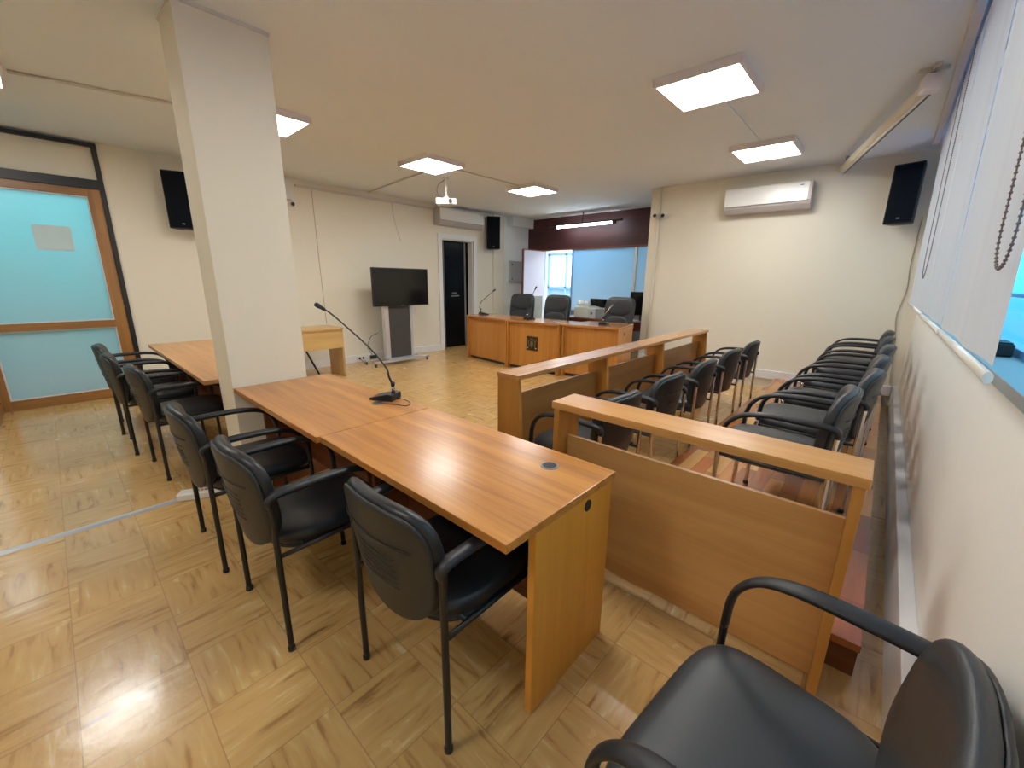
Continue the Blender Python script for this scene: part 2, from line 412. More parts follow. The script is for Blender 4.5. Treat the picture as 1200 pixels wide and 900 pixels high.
# ------------------------------------------------------------------ glazed screen on the left wall
d1 = bpy.data.objects.new('door_1', None); COL.objects.link(d1); d1['kind'] = 'structure'
def bars(mb, y0, y1, z0, z1, t, x0, x1, bev=.003):
    return mb.box(x0, x1, y0, y0+t, z0, z1, bev).box(x0, x1, y1-t, y1, z0, z1, bev).box(x0, x1, y0+t, y1-t, z1-t, z1, bev).box(x0, x1, y0+t, y1-t, z0, z0+t, bev)
fr = MB(); fr.box(XL-.1, XL+.03, GY1-.045, GY1, 0, HC-.02).box(XL-.1, XL+.03, GY0, GY1-.045, HC-.06, HC-.02).box(XL-.1, XL+.03, GY0, GY1-.045, 2.40, 2.50)
struct('door_frame', fr, M['blackmetal'], d1)
struct('transom_panel', MB().box(XL-.08, XL-.01, GY0, GY1-.045, 2.5, HC-.06), M['wall'], d1)
wd = MB(); x0, x1 = XL-.07, XL+.015
wd.box(x0, x1, GY1-.155, GY1-.045, 0, 2.40, .004)
wd.box(x0, x1, -.60, -.48, 0, 2.40, .004)
struct('door_stile', wd, M['doorwood'], d1)
wd = MB(); wd.box(x0, x1, -.48, GY1-.155, 2.32, 2.40, .004).box(x0, x1, -.48, GY1-.155, .86, .94, .004).box(x0, x1, -.48, GY1-.155, 0, .11, .004)
struct('door_rail', wd, M['doorwood_y'], d1)
struct('glass_pane', MB().box(XL-.035, XL-.025, -.48, GY1-.155, .11, .86).box(XL-.035, XL-.025, -.48, GY1-.155, .94, 2.32), M['door_cy'], d1)
bd = MB()
for a, b in ((.11, .86), (.94, 2.32)): bars(bd, -.48, GY1-.155, a, b, .012, XL-.022, XL+.004, .002)
struct('glazing_bead', bd, M['lampframe'], d1)
# open door leaf seen at its hanging stile
d2 = bpy.data.objects.new('door_2', None); COL.objects.link(d2); d2['kind'] = 'structure'; d2.location = (XL+.02, -.56, 0)
lf = MB(); lf.box(.0, .10, -.02, .02, .01, 2.38, .003).box(.90, 1.0, -.02, .02, .01, 2.38, .003)
struct('door_leaf', lf, M['doorwood'], d2)
lf = MB()
for a, b in ((.01, .12), (.86, .95), (2.29, 2.38)): lf.box(.10, .90, -.02, .02, a, b, .003)
struct('door_rail', lf, M['doorwood'], d2)
struct('glass_pane', MB().box(.10, .90, -.005, .005, .12, .86).box(.10, .90, -.005, .005, .95, 2.29), M['door_cy'], d2)
# room beyond the screen
struct('wall_corridor', MB().box(XL-2.2, XL-2.1, YB, 3.0, 0, HC).box(XL-2.1, XL-.15, 2.6, 2.7, 0, HC), M['wall_cool'])
nt = MB().box(XL-.022, XL-.016, .0, .29, 1.72, 1.98, .001).build('paper_notice', M['paper'])
tag(nt, 'grey paper notice stuck on the upper frosted glass pane', 'notice')

# ------------------------------------------------------------------ dark doorway
d3 = bpy.data.objects.new('door_3', None); COL.objects.link(d3); d3['kind'] = 'structure'
fr = MB(); t = .095
fr.box(XL-.01, XL+.03, DY0-t, DY0, 0, 2.27+t, .004).box(XL-.01, XL+.03, DY1, DY1+t, 0, 2.27+t, .004).box(XL-.01, XL+.03, DY0, DY1, 2.27, 2.27+t, .004)
fr.box(XL-.15, XL-.01, DY0, DY0+.02, 0, 2.27).box(XL-.15, XL-.01, DY1-.02, DY1, 0, 2.27).box(XL-.15, XL-.01, DY0+.02, DY1-.02, 2.25, 2.27)
struct('door_frame', fr, M['white'], d3)
struct('door_leaf', MB().box(XL-.19, XL-.155, DY0+.18, DY1-.13, 0.01, 2.24, .003), M['darkglass'], d3)
struct('door_edge', MB().box(XL-.20, XL-.145, DY1-.13, DY1-.09, .01, 2.24, .003).box(XL-.2, XL-.15, DY0+.165, DY0+.18, .01, 2.24, .002), M['mgrey'], d3)
hd = MB()
for z in (.25, 1.15, 2.05): hd.lathe([(.012, 0), (.012, .1)], (XL-.14, DY1-.085, z), 10)
struct('door_hinge', hd, M['black'], d3)
struct('door_lettering', MB().box(XL-.154, XL-.152, DY0+.38, DY0+.52, 1.175, 1.195).box(XL-.154, XL-.152, DY0+.35, DY0+.58, 1.11, 1.135), M['mgrey'], d3)
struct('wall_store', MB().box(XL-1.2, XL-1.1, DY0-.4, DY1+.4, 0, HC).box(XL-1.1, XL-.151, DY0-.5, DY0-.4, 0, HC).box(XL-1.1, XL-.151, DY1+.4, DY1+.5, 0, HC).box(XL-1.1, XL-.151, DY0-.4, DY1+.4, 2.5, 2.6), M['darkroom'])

# ------------------------------------------------------------------ alcove partition and the room beyond
pt = bpy.data.objects.new('window_1', None); COL.objects.link(pt); pt['kind'] = 'structure'
struct('window_frame', MB().box(-5.585, -5.55, YA, YA+.06, 0, 2.17, .003).box(-6.42, -6.38, YA, YA+.06, 0, 2.17, .003), M['bluewin'], pt)
struct('lower_panel', MB().box(-5.55, -4.03, YA+.02, YA+.05, 0, .8).box(-3.975, -3.02, YA+.02, YA+.05, 0, .8), M['mgrey'], pt)
struct('frosted_panel', MB().box(-5.55, -4.03, YA+.02, YA+.035, .8, 2.165)  .box(-3.975, -3.02, YA+.02, YA+.035, .8, 2.165), M['partition'], pt)
struct('light_gap_strip', MB().box(-4.03, -3.975, YA-.01, YA+.05, 0, 2.165, .004), M['plate'], pt)  # white strip standing in for light showing between the frosted panels
d4 = bpy.data.objects.new('door_4', None); COL.objects.link(d4); d4['kind'] = 'structure'
struct('door_leaf', MB().box(-6.40, -6.365, 7.47, YA, .01, 2.15, .002), M['lilac'], d4)
struct('door_edge', MB().box(-6.405, -6.36, 7.44, 7.47, .01, 2.16, .002).box(-6.405, -6.36, 7.47, YA, 2.15, 2.175, .002), M['redwood'], d4)
struct('wall_partition', MB().box(XL-.15, -6.42, YA+.001, YA+.1, 0, 2.165), M['wall_cool'])
struct('wall_office', MB().box(XL-2.2, XL-2.1, 8.4, 11.5, 0, HC).box(-2.9, -2.8, 8.4, 11.5, 0, HC).box(XL-2.1, -2.9, 11.5, 11.6, 0, .75).box(XL-2.1, -2.9, 11.5, 11.6, 2.35, HC).box(XL-2.1, -8.7, 11.5, 11.6, .75, 2.35).box(-5.4, -2.9, 11.5, 11.6, .75, 2.35), M['wall_cool'])
w2 = bpy.data.objects.new('window_2', None); COL.objects.link(w2); w2['kind'] = 'structure'
fb = MB()
for y in (-8.7, -8.0, -7.3, -6.5, -5.5): fb.box(y, y+.07, 11.46, 11.52, .75, 2.35, .003)
fb.box(-8.7, -5.4, 11.46, 11.52, .75, .82, .003).box(-8.7, -5.4, 11.46, 11.52, 1.22, 1.30, .003).box(-8.7, -5.4, 11.46, 11.52, 2.28, 2.35, .003)
struct('window_frame', fb, M['bluewin'], w2)
struct('glass_pane', MB().box(-8.7, -5.4, 11.52, 11.53, 1.25, 2.35), M['glow'], w2)
struct('lower_pane', MB().box(-8.7, -5.4, 11.52, 11.53, .75, 1.25), M['partition'], w2)

# ------------------------------------------------------------------ window on the right wall
w3 = bpy.data.objects.new('window_3', None); COL.objects.link(w3); w3['kind'] = 'structure'
fb = MB(); XW = XR+.10
for y in (.3, 1.6, 3.7, 5.0, 6.04): fb.box(XW, XW+.05, y, y+.06, WZ0, WZ1, .003)
for z, h in ((WZ0, .03), (1.41, .014), (WZ1-.06, .05)): fb.box(XW+.001, XW+.049, WY0, WY1, z, z+h, .003)
struct('window_frame', fb, M['bluewin'], w3)
struct('glass_pane', MB().box(XW+.02, XW+.026, WY0, WY1, WZ0, WZ1), M['glass'], w3)
struct('window_sill', MB().box(XR-.01, XW+.05, WY0, WY1, WZ0-.03, WZ0+.004, .003), M['lgrey'], w3)
bx = MB().box(-.03, .03, -.07, .07, 0, .045, .006).box(-.025, .025, -.06, .06, .045, .050, .002).build('black_box', M['black']); bx.location = (XR+.055, 2.34, WZ0+.006)
tag(bx, 'small black box lying on the window sill beyond the first blind', 'box')

# roller blinds (they hang slightly out from the ceiling line)
def blind(y0, y1, zb, label, xo=0):
    t = thing('roller_blind', label, 'blind', (0, 0, 0), 0, 'pale grey roller blinds on the right-hand windows')
    zt = 2.83; xt, xb = .135+xo, .172+xo
    bm = bmesh.new(); ny, nz = 26, 16; V = []
    for k in range(nz+1):
        f = k/nz; V.append([bm.verts.new((xt+(xb-xt)*f+.004*math.sin((y0+(y1-y0)*j/ny)*11)*f, y0+(y1-y0)*j/ny, zt+(zb-zt)*f)) for j in range(ny+1)])
    for k in range(nz):
        for j in range(ny):
            fc = bm.faces.new((V[k][j], V[k][j+1], V[k+1][j+1], V[k+1][j])); fc.smooth = True
    m = MB(); m.merge(bm); m.build('fabric', M['blind'], t)
    MB().tube([(xb, y0-.005, zb-.022), (xb, y1+.005, zb-.020)], .0095, 14, (.8, 1.3)).build('bottom_bar', M['plate'], t)
    MB().tube([(xt+.03, y0, zt+.02), (xt+.03, y1, zt+.02)], .028, 16).build('roller', M['plate'], t)
    return t
blind(1.20, 2.25, 1.30, 'nearest pale grey roller blind, wide, with a white bottom bar')
blind(2.285, 3.46, 1.30, 'middle pale grey roller blind on the right-hand window wall')
blind(3.50, 5.85, 1.30, 'farthest pale grey roller blind, beside the corner loudspeaker', .0)
def beadloop(y0, y1, zb, label, xf):
    pts = []
    r = abs(y1-y0)/2; yc = (y0+y1)/2
    path = [(y0, 2.8-(2.8-zb-r)*i/40) for i in range(41)]+[(yc-r*math.cos(PI*i/12), zb+r-r*math.sin(PI*i/12)) for i in range(1, 12)]+[(y1, zb+r+(2.8-zb-r)*i/40) for i in range(41)]
    m = MB(); m.tube([(xf(z), y, z) for y, z in path], .0016, 6)
    # beads
    L = 0; last = None; nx = 0
    for (a, b) in zip(path, path[1:]):
        d = math.dist(a, b); k = 0
        while nx <= L+d:
            u = (nx-L)/d; y = a[0]+(b[0]-a[0])*u; z = a[1]+(b[1]-a[1])*u
            bb = bmesh.new(); bmesh.ops.create_icosphere(bb, subdivisions=1, radius=.0038)
            for f in bb.faces: f.smooth = True
            m.merge(bb, Matrix.Translation((xf(z), y, z))); nx += .0125
        L += d
    tag(m.build('bead_chain', M['cord']), label, 'chain')
beadloop(1.20, 1.365, 1.485, 'grey bead chain loop hanging over the nearest blind', lambda z: .172-.037*(z-1.3)/1.53-.012)
beadloop(3.72, 4.22, 1.50, 'thin bead chain loop hanging over the farthest blind', lambda z: .172-.037*(z-1.3)/1.53-.012)

# ------------------------------------------------------------------ ceiling fittings
def lamp_proto():
    t = thing('ceiling_light', '', 'ceiling light', (0, 0, HC), 0, 'square ceiling lights')
    m = MB(); a, b_, h = .30, .277, .055
    m.box(-a, a, -a, -b_, -h, 0, .003).box(-a, a, b_, a, -h, 0, .003).box(-a, -b_, -b_, b_, -h, 0, .003).box(b_, a, -b_, b_, -h, 0, .003)
    m.build('frame', M['lampframe'], t)
    MB().box(-b_, b_, -b_, b_, -h+.004, -.01).build('diffuser', M['diffuser'], t)
    return t
lp = lamp_proto()
L = [(-1.26, 3.56, 'square ceiling light, largest in view, left of the projector screen case'),
     (-1.26, 5.56, 'square ceiling light just in front of the right-hand air conditioner'),
     (-4.60, 3.55, 'square ceiling light directly above the white projector'),
     (-4.54, 5.50, 'square ceiling light nearest the dark red header'),
     (-4.56, 1.62, 'square ceiling light half hidden behind the cream pillar'),
     (-5.07, -.24, 'square ceiling light cut off by the left edge of the photo'),
     (-1.30, 1.62, 'square ceiling light at the top edge of the photo'),
     (-1.40, -1.1, 'square ceiling light behind the camera on the window side')]
for i, (x, y, lb) in enumerate(L):
    o = lp if i == 0 else dup(lp, (x, y, HC), 0, lb)
    o.location = (x, y, HC); o['label'] = lb
def conduit(name, pts, r=.012, m='conduit', flat=None):
    o = MB().tube(pts, r, 8, flat).build(name, M[m]); o['kind'] = 'structure'; return o
zc = HC-.012
conduit('trim_5', [(-4.60, 3.86, zc+.004), (-4.56, 5.2, zc+.004)], .008); conduit('trim_6', [(-1.26, 3.87, zc+.006), (-1.26, 5.26, zc+.006)], .006, 'ceil')
conduit('trim_7', [(-5.05, .08, zc), (-4.75, 1.32, zc)]); conduit('trim_8', [(-4.95, 3.75, zc), (XL+.02, 3.95, zc)])
struct('trim_9', MB().box(XL, XL+.035, 2.75, 6.95, 2.79, 2.82, .004), M['conduit'])
struct('trim_10', MB().box(.075, .125, -.5, 6.4, HC-.035, HC, .006), M['conduit'])
conduit('trim_11', [(-2.93, YE-.02, .1), (-2.93, YE-.02, 2.9)], .022, 'wall')

# projector
pj_ = thing('projector', 'white ceiling projector hanging under a square light', 'projector', (-5.09, 4.18, HC), math.radians(48))
MB().lathe([(.045, -.01), (.045, 0)]).tube([(0, 0, -.26), (0, 0, 0)], .017, 12).box(-.03, .03, -.03, .03, -.28, -.25, .004).build('ceiling_mount', M['plate'], pj_)
MB().box(-.15, .15, -.10, .12, -.37, -.285, .012).build('body', M['plate'], pj_)
MB().tube([(.06, -.095, -.328), (.06, -.125, -.328)], .028, 16).build('lens', M['black'], pj_)
MB().box(-.12, -.02, -.103, -.098, -.35, -.30).box(-.152, -.149, -.06, .08, -.35, -.31).build('vent', M['lgrey'], pj_)
MB().tube(smooth_path([(-.02, .02, -.02), (-.12, .04, -.10), (-.13, .05, -.20), (-.05, .03, -.26), (-.02, .03, -.285)]), .006, 8).build('cable', M['mgrey'], pj_)

# projector screen case near the window
import_angle = math.atan2(6.66-4.32, -.67+.03)
ps = thing('projector_screen', 'long cream roll-up projector screen case fixed under the ceiling', 'projector screen', (-.03, 4.32, 2.80), import_angle)
Ls = math.hypot(6.66-4.32, .64)
MB().tube([(0, 0, 0), (Ls, 0, 0)], .042, 20).build('case', M['wall'], ps)
MB().box(.05, Ls-.02, -.03, -.008, -.05, -.036, .003).build('slot', M['black'], ps)
MB().tube([(.05, .0, -.05), (Ls-.05, 0, -.05)], .010, 10).build('weight_bar', M['plate'], ps)
MB().box(-.06, .05, -.05, .05, -.052, .05, .01).build('end_cap', M['lampframe'], ps)
MB().box(.0, .03, -.015, .015, .04, .10).build('bracket', M['mgrey'], ps)
MB().box(Ls-.2, Ls-.17, -.015, .015, .04, .10).build('bracket', M['mgrey'], ps)
MB().box(-.09, .09, -.012, .012, .075, .1, .003).box(-.012, .012, -.08, .08, .075, .1, .003).build('ceiling_plate', M['conduit'], ps)

# fluorescent tube fixture in the alcove
fl = thing('tube_light', 'lit fluorescent tube hanging in front of the dark red header', 'tube light', (-5.09, 7.9, 2.64))
MB().box(-.93, .90, -.035, .035, .012, .045, .004).build('batten', M['blackmetal'], fl)
MB().tube([(-.69, 0, -.012), (.69, 0, -.012)], .022, 14).build('tube', M['tube'], fl)
for a in (-.76, .69): MB().box(a, a+.07, -.03, .03, -.035, .012, .004).build('lampholder', M['blackmetal'], fl)
for a, q in ((-.02, .011), (-.6, .003), (.6, .003)): MB().tube([(a, 0, .045), (a, 0, .26)], q, 8).build('hanger', M['blackmetal'], fl)

# ------------------------------------------------------------------ wall fittings
def speaker(label, loc, rz, w=.28, d=.20, h=.66, tilt=0):
    t = thing('loudspeaker', label, 'loudspeaker', loc, rz, 'black wall loudspeakers')
    # trapezoid cabinet, grille facing -y
    MB().prism([(-w/2, -d/2), (w/2, -d/2), (w/2*.72, d/2), (-w/2*.72, d/2)], 'z', 0, h, .012).build('cabinet', M['black'], t)
    MB().box(-w/2+.012, w/2-.012, -d/2-.008, -d/2, .015, h-.015, .004).build('grille', M['speaker'], t)
    MB().box(-.02, .02, d/2, d/2+.09, h*.4, h*.6, .003).build('bracket', M['blackmetal'], t)
    MB().box(-.015, .015, -d/2-.011, -d/2-.008, .05, .065).build('badge', M['mgrey'], t)
    return t
speaker('black loudspeaker high in the corner beside the blinds', (-.04, 6.56, 2.12), math.radians(-14), .26, .2, .62)
speaker('black loudspeaker on the left wall behind the pillar', (XL+.19, 1.31, 2.03), math.radians(68), .30, .2, .66)
speaker('black loudspeaker beside the air conditioner above the dark doorway', (XL+.17, 6.82, 2.13), math.radians(52), .30, .2, .68)

def aircon(label, loc, rz, L=.98):
    t = thing('air_conditioner', label, 'air conditioner', loc, rz, 'white split air conditioners')
    # faces -y; back at y=0
    prof = [(0, 0), (-.13, 0), (-.19, .05), (-.205, .10), (-.19, .30), (-.17, .32), (0, .32)]
    MB().prism(prof, 'x', -L/2, L/2, .006).build('body', M['acside'], t)
    MB().prism([(-.2, .085), (-.215, .09), (-.20, .305), (-.188, .318), (-.18, .31)], 'x', -L/2+.004, L/2-.035, .002).build('front_panel', M['acw'], t)
    MB().prism([(-.145, .005), (-.195, .055), (-.2, .065), (-.15, .02)], 'x', -L/2+.05, L/2-.12, .001).build('air_vent', M['acside'], t)
    MB().box(-L/2+.01, L/2-.04, -.204, -.201, .0795, .084).build('panel_gap', M['mgrey'], t)
    MB().box(L/2-.13, L/2-.09, -.209, -.2065, .268, .278, .001).build('logo', M['blue'], t, 'small blue maker mark')
    return t
aircon('white air conditioner alone on the right-hand end wall', (-1.42, YE-.002, 2.39), 0, 1.0)
a2 = aircon('white air conditioner above the dark doorway', (XL+.002, 5.93, 2.51), math.radians(90), 1.2)
MB().box(.12, .48, -.2125, -.2105, .20, .208).box(.12, .48, -.2145, -.2115, .165, .173).box(.12, .48, -.2165, -.2135, .13, .138).build('stripe', M['plate'], a2)

def seccam(label, loc, rz):
    t = thing('security_camera', label, 'security camera', loc, rz, 'small wall security cameras')
    MB().lathe([(.04, 0), (.04, .012), (.02, .03)], mtx=Matrix.Rotation(PI/2, 4, 'X')).build('base', M['acw'], t)
    MB().tube([(0, -.03, 0), (0, -.12, -.01)], .034, 16).build('housing', M['acw'], t)
    MB().tube([(0, -.12, -.01), (0, -.124, -.01)], .026, 16).build('lens', M['black'], t)
    return t
seccam('small round camera left of the pipe on the end wall corner', (-3.0, YE, 2.49), math.radians(20))
seccam('small round camera right of the pipe on the end wall corner', (-2.85, YE, 2.48), math.radians(12))
seccam('small bullet camera under the white junction box by the pillar', (XL, 2.70, 2.53), math.radians(70))
jb = MB().box(0, .05, -.06, .07, 0, .27, .006).build('junction_box', M['acw']); jb.location = (XL, 2.62, 2.59)
tag(jb, 'white upright junction box high on the left wall beside the pillar', 'junction box')
eb = thing('electrical_cabinet', 'grey steel electrical cabinet on the alcove side wall', 'electrical cabinet', (XL-.018, 7.75, 1.42))
MB().box(0, .06, -.2, .2, 0, .50, .004).build('body', M['lgrey'], eb)
MB().box(.06, .068, -.185, .185, .015, .485, .002).build('door', M['lgrey'], eb)
MB().lathe([(.012, 0), (.012, .02)], (.075, .15, .24), 10).box(.068, .076, -.16, -.14, .06, .10).box(.068, .076, -.16, -.14, .40, .44).build('latch', M['black'], eb)

def wire(label, pts, r=.003, m='wire', name='cable'):
    return tag(MB().tube(smooth_path(pts), r, 6).build(name, M[m]), label, 'cable')
wire('thin wire running straight down the left wall behind the light oak desk', [(XL+.004, 3.0, 2.80), (XL+.004, 3.01, 1.8), (XL+.004, 3.03, .72)], .004)
wire('short thin wire hanging below the conduit above the television', [(XL+.004, 4.40, 2.80), (XL+.004, 4.44, 2.5), (XL+.004, 4.55, 2.15)], .003)
wire('brown cable hanging down the end wall corner below the loudspeaker', [(.14, YE-.01, 2.2), (.135, YE-.012, 1.7), (.155, YE-.012, 1.4), (.12, YE-.012, 1.1), (.16, YE-.012, .8), (.20, YE-.012, .28)], .006, 'wire')
oc = thing('wall_socket', 'white double wall socket in the skirting beside the television stand', 'socket', (XL+.03, 3.58, .07))
MB().box(0, .012, -.08, .08, -.045, .045, .003).build('plate', M['plate'], oc)
MB().tube([(.012, -.035, 0), (.014, -.035, 0)], .022, 14).tube([(.012, .035, 0), (.014, .035, 0)], .022, 14).build('socket', M['black'], oc)

# ------------------------------------------------------------------ chairs
def make_chair(name, label, pad, leg, group):
    t = thing(name, label, 'chair', (0, 0, 0), 0, group)
    s = MB().pad(.478, .49, .060, 4.4, 3.4, 0, .32, asym=.05, mtx=Matrix.Translation((0, .02, .447))).build('seat', M[pad], t)
    MB().pad(.470, .475, .022, 4.4, 3.4, 0, .1, asym=.05, rings=3, mtx=Matrix.Translation((0, .02, .412))).build('seat_shell', M['black'], s)
    R = Matrix.Translation((0, -.262, .618)) @ Matrix(((1, 0, 0, 0), (0, -.14, .990, 0), (0, .990, .14, 0), (0, 0, 0, 1)))
    b = MB().pad(.468, .435, .04, 3.6, 2.5, .045, .30, asym=.10, mtx=R).build('backrest', M[pad], t)
    sh = MB().pad(.456, .422, .018, 3.6, 2.5, .045, .12, asym=.10, rings=4, mtx=R @ Matrix.Translation((0, 0, -.026)))
    sh.build('back_shell', M['shell'], b)
    ln = MB()
    for k in range(7):
        yy = .09-.022*k-(.0 if k == 0 else .025); ww = .17 if k == 0 else .10
        ln.tube([R @ Vector((x, yy, -.0375+.045*(x/.234)**2-.001)) for x in [(-ww+2*ww*i/8) for i in range(9)]], .0016 if k else .0022, 5)
    ln.build('back_groove', M['black'], b)
    for sx in (-1, 1):
        X = .247*sx
        # rear upright, from floor to arm
        l1 = MB().tube(smooth_path([(X, -.236, 0), (X, -.236, .25), (X, -.236, .48), (X, -.237, .60), (X, -.240, .655)], 5), .0115, 12).build('leg', M[leg], t)
        l2 = MB().tube(smooth_path([(X, .235, 0), (X, .230, .30), (X, .226, .47)], 5), .0115, 12).build('leg', M[leg], t)
        for l, y in ((l1, -.236), (l2, .235)): MB().lathe([(.0145, 0), (.0145, .016), (.0125, .022)], (X, y, 0), 12).build('foot_cap', M['black'], l)
        arm = smooth_path([(X, -.242, .640), (X, -.240, .666), (X, -.205, .683), (X, -.05, .687), (X, .07, .680), (X, .15, .655), (X, .20, .605), (X, .220, .545), (X, .226, .46)], 6)
        n = len(arm)
        MB().tube(arm, [.0175+.007*math.sin(PI*min(1, i/(n*.62))) for i in range(n)], 14, (1.0, .66)).build('armrest', M['black'], t)
    fr = MB()
    for sx in (-1, 1): fr.tube([(.244*sx, -.236, .425), (.244*sx, .228, .425)], .0095, 10)
    for y in (-.14, .16): fr.tube([(-.244, y, .423), (.244, y, .423)], .009, 10)
    fr.build('frame', M['blackmetal'], t)
    return t
gA = 'black-legged armchairs along the desk row'
cA = make_chair('armchair', 'black armchair tucked under the right end of the near desk', 'blackpad', 'blackmetal', gA)
cA.location = (-1.04, .832, 0); cA.rotation_euler.z = math.radians(1)
for (x, y, r, lb) in (
    (-1.79, .64, 1, 'black armchair at the joint of the two long desks'),
    (-2.50, .60, -1, 'black armchair at the left end of the desk, beside the pillar'),
    (-3.945, .585, 2, 'black armchair before the brown table, just left of the pillar'),
    (-4.68, .51, -2, 'middle black armchair of the three before the brown table'),
    (-5.37, .50, -4, 'farthest black armchair, by the frosted glass door')):
    dup(cA, (x, y, 0), math.radians(r), lb)
fg = make_chair('armchair', 'large black armchair in the bottom right corner, nearest the camera', 'greypad', 'blackmetal', gA)
del fg['group']
fg.location = (-.016, .838, 0); fg.rotation_euler.z = math.radians(90-7); fg.scale = (1.31, .97, 1.0)
for c in fg.children:
    if c.name.startswith('backrest'): c.location = (0, .045, -.02); c.scale = (.97, 1, 1)
    if c.name.startswith('seat'): c.location.z -= .045
    if c.name.startswith('frame'): c.location.z -= .045
gB = 'chrome-legged armchairs in the front row behind the long rail'
cB = make_chair('armchair', '', 'greypad', 'chrome', gB)
for c in cB.children:
    if c.name.startswith('backrest'): c.location.y += .035
rowB = [(2.13, 'front row armchair seen through the near wooden rail, first from the camera'),
        (2.86, 'second armchair from the camera in the front row behind the long rail'),
        (3.62, 'third and middle armchair of the front row behind the long rail'),
        (4.42, 'fourth armchair from the camera in the front row behind the long rail'),
        (5.24, 'front row armchair farthest from the camera, nearest the end wall')]
for i, (y, lb) in enumerate(rowB):
    o = cB if i == 0 else dup(cB, (0, 0, 0), 0, lb)
    o.location = (-1.28, y, 0); o.scale = (1, 1.06, 1); o.rotation_euler.z = math.radians(90+random.uniform(-3, 3)); o['label'] = lb
gC = 'chrome-legged armchairs in the back row on the platform'
rowC = [(2.50, 'platform armchair nearest the camera, just behind the near wooden rail'),
        (3.16, 'second platform armchair from the camera beside the window wall'),
        (3.84, 'third platform armchair from the camera beside the window wall'),
        (4.62, 'fourth platform armchair from the camera beside the window wall'),
        (5.40, 'fifth platform armchair from the camera beside the window wall'),
        (6.14, 'platform armchair farthest from the camera, against the end wall')]
for i, (y, lb) in enumerate(rowC):
    o = dup(cB, ((-.30, -.235, -.21, -.18, -.18, -.18)[i], y, .1505), math.radians(90+random.uniform(-2, 2)), lb, gC); o.scale = (1, 1.08 if i else 1.02, .985)

# ------------------------------------------------------------------ desks
def desk(label, x0, x1, y0, y1, z, m_top='top', m_pan='panel', m_l='panel', m_r='panel', ov=.13, ovl=None, ovr=None, grommets=(), left=True, hole=None, inset=.012, mod=.42, mod_z=.14):
    """desk whose sitters face +y from the -y side"""
    t = thing('wooden_desk', label, 'desk', ((x0+x1)/2, (y0+y1)/2, 0)); cx, cy = (x0+x1)/2, (y0+y1)/2
    a, b, c, d = x0-cx, x1-cx, y0-cy, y1-cy
    MB().box(a, b, c, d, z-.03, z, .0025).build('desk_top', M[m_top], t)
    p = MB().box(b-inset-.028, b-inset, c+(ovr or ov), d-.004, 0, z-.03, .002).build('side_panel', M[m_r], t)
    if hole: MB().tube([(b-inset, hole[0]-cy, hole[1]), (b-inset+.002, hole[0]-cy, hole[1])], .022, 20).build('cable_hole', M['black'], p)
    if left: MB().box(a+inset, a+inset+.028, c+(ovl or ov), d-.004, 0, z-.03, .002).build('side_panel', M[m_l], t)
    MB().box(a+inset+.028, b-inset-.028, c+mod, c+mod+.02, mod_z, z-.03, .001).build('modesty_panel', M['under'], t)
    for gx, gy in grommets:
        MB().lathe([(.036, 0), (.036, .0025), (.031, .004)], (gx-cx, gy-cy, z-.001), 24).build('grommet', M['mgrey'], t)
        MB().lathe([(.027, 0), (.027, .001)], (gx-cx, gy-cy, z+.0033), 24).build('cable_opening', M['black'], t)
    return t
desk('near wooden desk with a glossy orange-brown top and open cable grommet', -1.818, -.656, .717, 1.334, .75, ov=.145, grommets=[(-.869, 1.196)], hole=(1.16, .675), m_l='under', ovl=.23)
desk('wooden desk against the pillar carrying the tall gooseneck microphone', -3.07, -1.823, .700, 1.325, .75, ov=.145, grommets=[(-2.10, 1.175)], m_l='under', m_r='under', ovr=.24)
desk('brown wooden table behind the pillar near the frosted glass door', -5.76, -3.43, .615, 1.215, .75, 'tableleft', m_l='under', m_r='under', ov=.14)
# light oak desk
t = thing('side_desk', 'small light oak side desk with a deep apron behind the pillar', 'desk', (-6.2, 2.5, 0))
MB().box(-.25, .25, -.36, .355, .722, .75, .002).build('desk_top', M['lightdesk'], t)
MB().box(-.235, .235, .325, .35, 0, .722, .002).build('side_panel', M['lightdesk'], t)
MB().box(-.235, .235, -.355, -.33, 0, .722, .002).build('side_panel', M['lightdesk'], t)
MB().box(.215, .235, -.33, .325, .45, .722, .002).build('apron', M['lightdesk'], t)
MB().tube([(-.10, -.16, .60), (-.20, .12, 0)], .014, 10).build('brace', M['blackmetal'], t)

# ------------------------------------------------------------------ wooden rails
def rail_long():
    t = thing('wooden_rail', 'long low wooden rail between the open floor and the front chair row', 'rail', (0, 0, 0))
    z = .884; xo, xi = -1.785, -1.60
    MB().box(xo, xi, 1.845, 5.50, z-.03, z, .003).build('top_board', M['railtop_y'], t)
    P = [(xo+.006, 0), (xi+.045, 0), (xi-.012, z-.03), (xo+.006, z-.03)]
    for y in (1.848, 2.95, 4.10, 5.455): MB().prism(P, 'y', y, y+.035, .002).build('post', M['bench'], t)
    for a, b in ((1.883, 2.95), (2.985, 4.10), (4.135, 5.455)):
        MB().box(-1.715, -1.695, a, b, .05, .735, .002).build('panel', M['rail_y'], t)
    return t
rail_long()
def rail_near():
    t = thing('wooden_rail', 'near low wooden rail running from the near desk toward the right wall', 'rail', (0, 0, 0))
    z = .884; yo, yi = 1.555, 1.752
    MB().box(-1.13, .062, yo, yi, z-.035, z, .003).build('top_board', M['railtop_x'], t)
    P = [(yo+.01, 0), (yi+.04, 0), (yi-.012, z-.035), (yo+.01, z-.035)]
    for x in (-1.122, .024): MB().prism(P, 'x', x, x+.03, .002).build('post', M['bench'], t)
    MB().box(-1.092, .024, 1.645, 1.665, .045, .695, .002).build('panel', M['rail_x'], t)
    return t
rail_near()

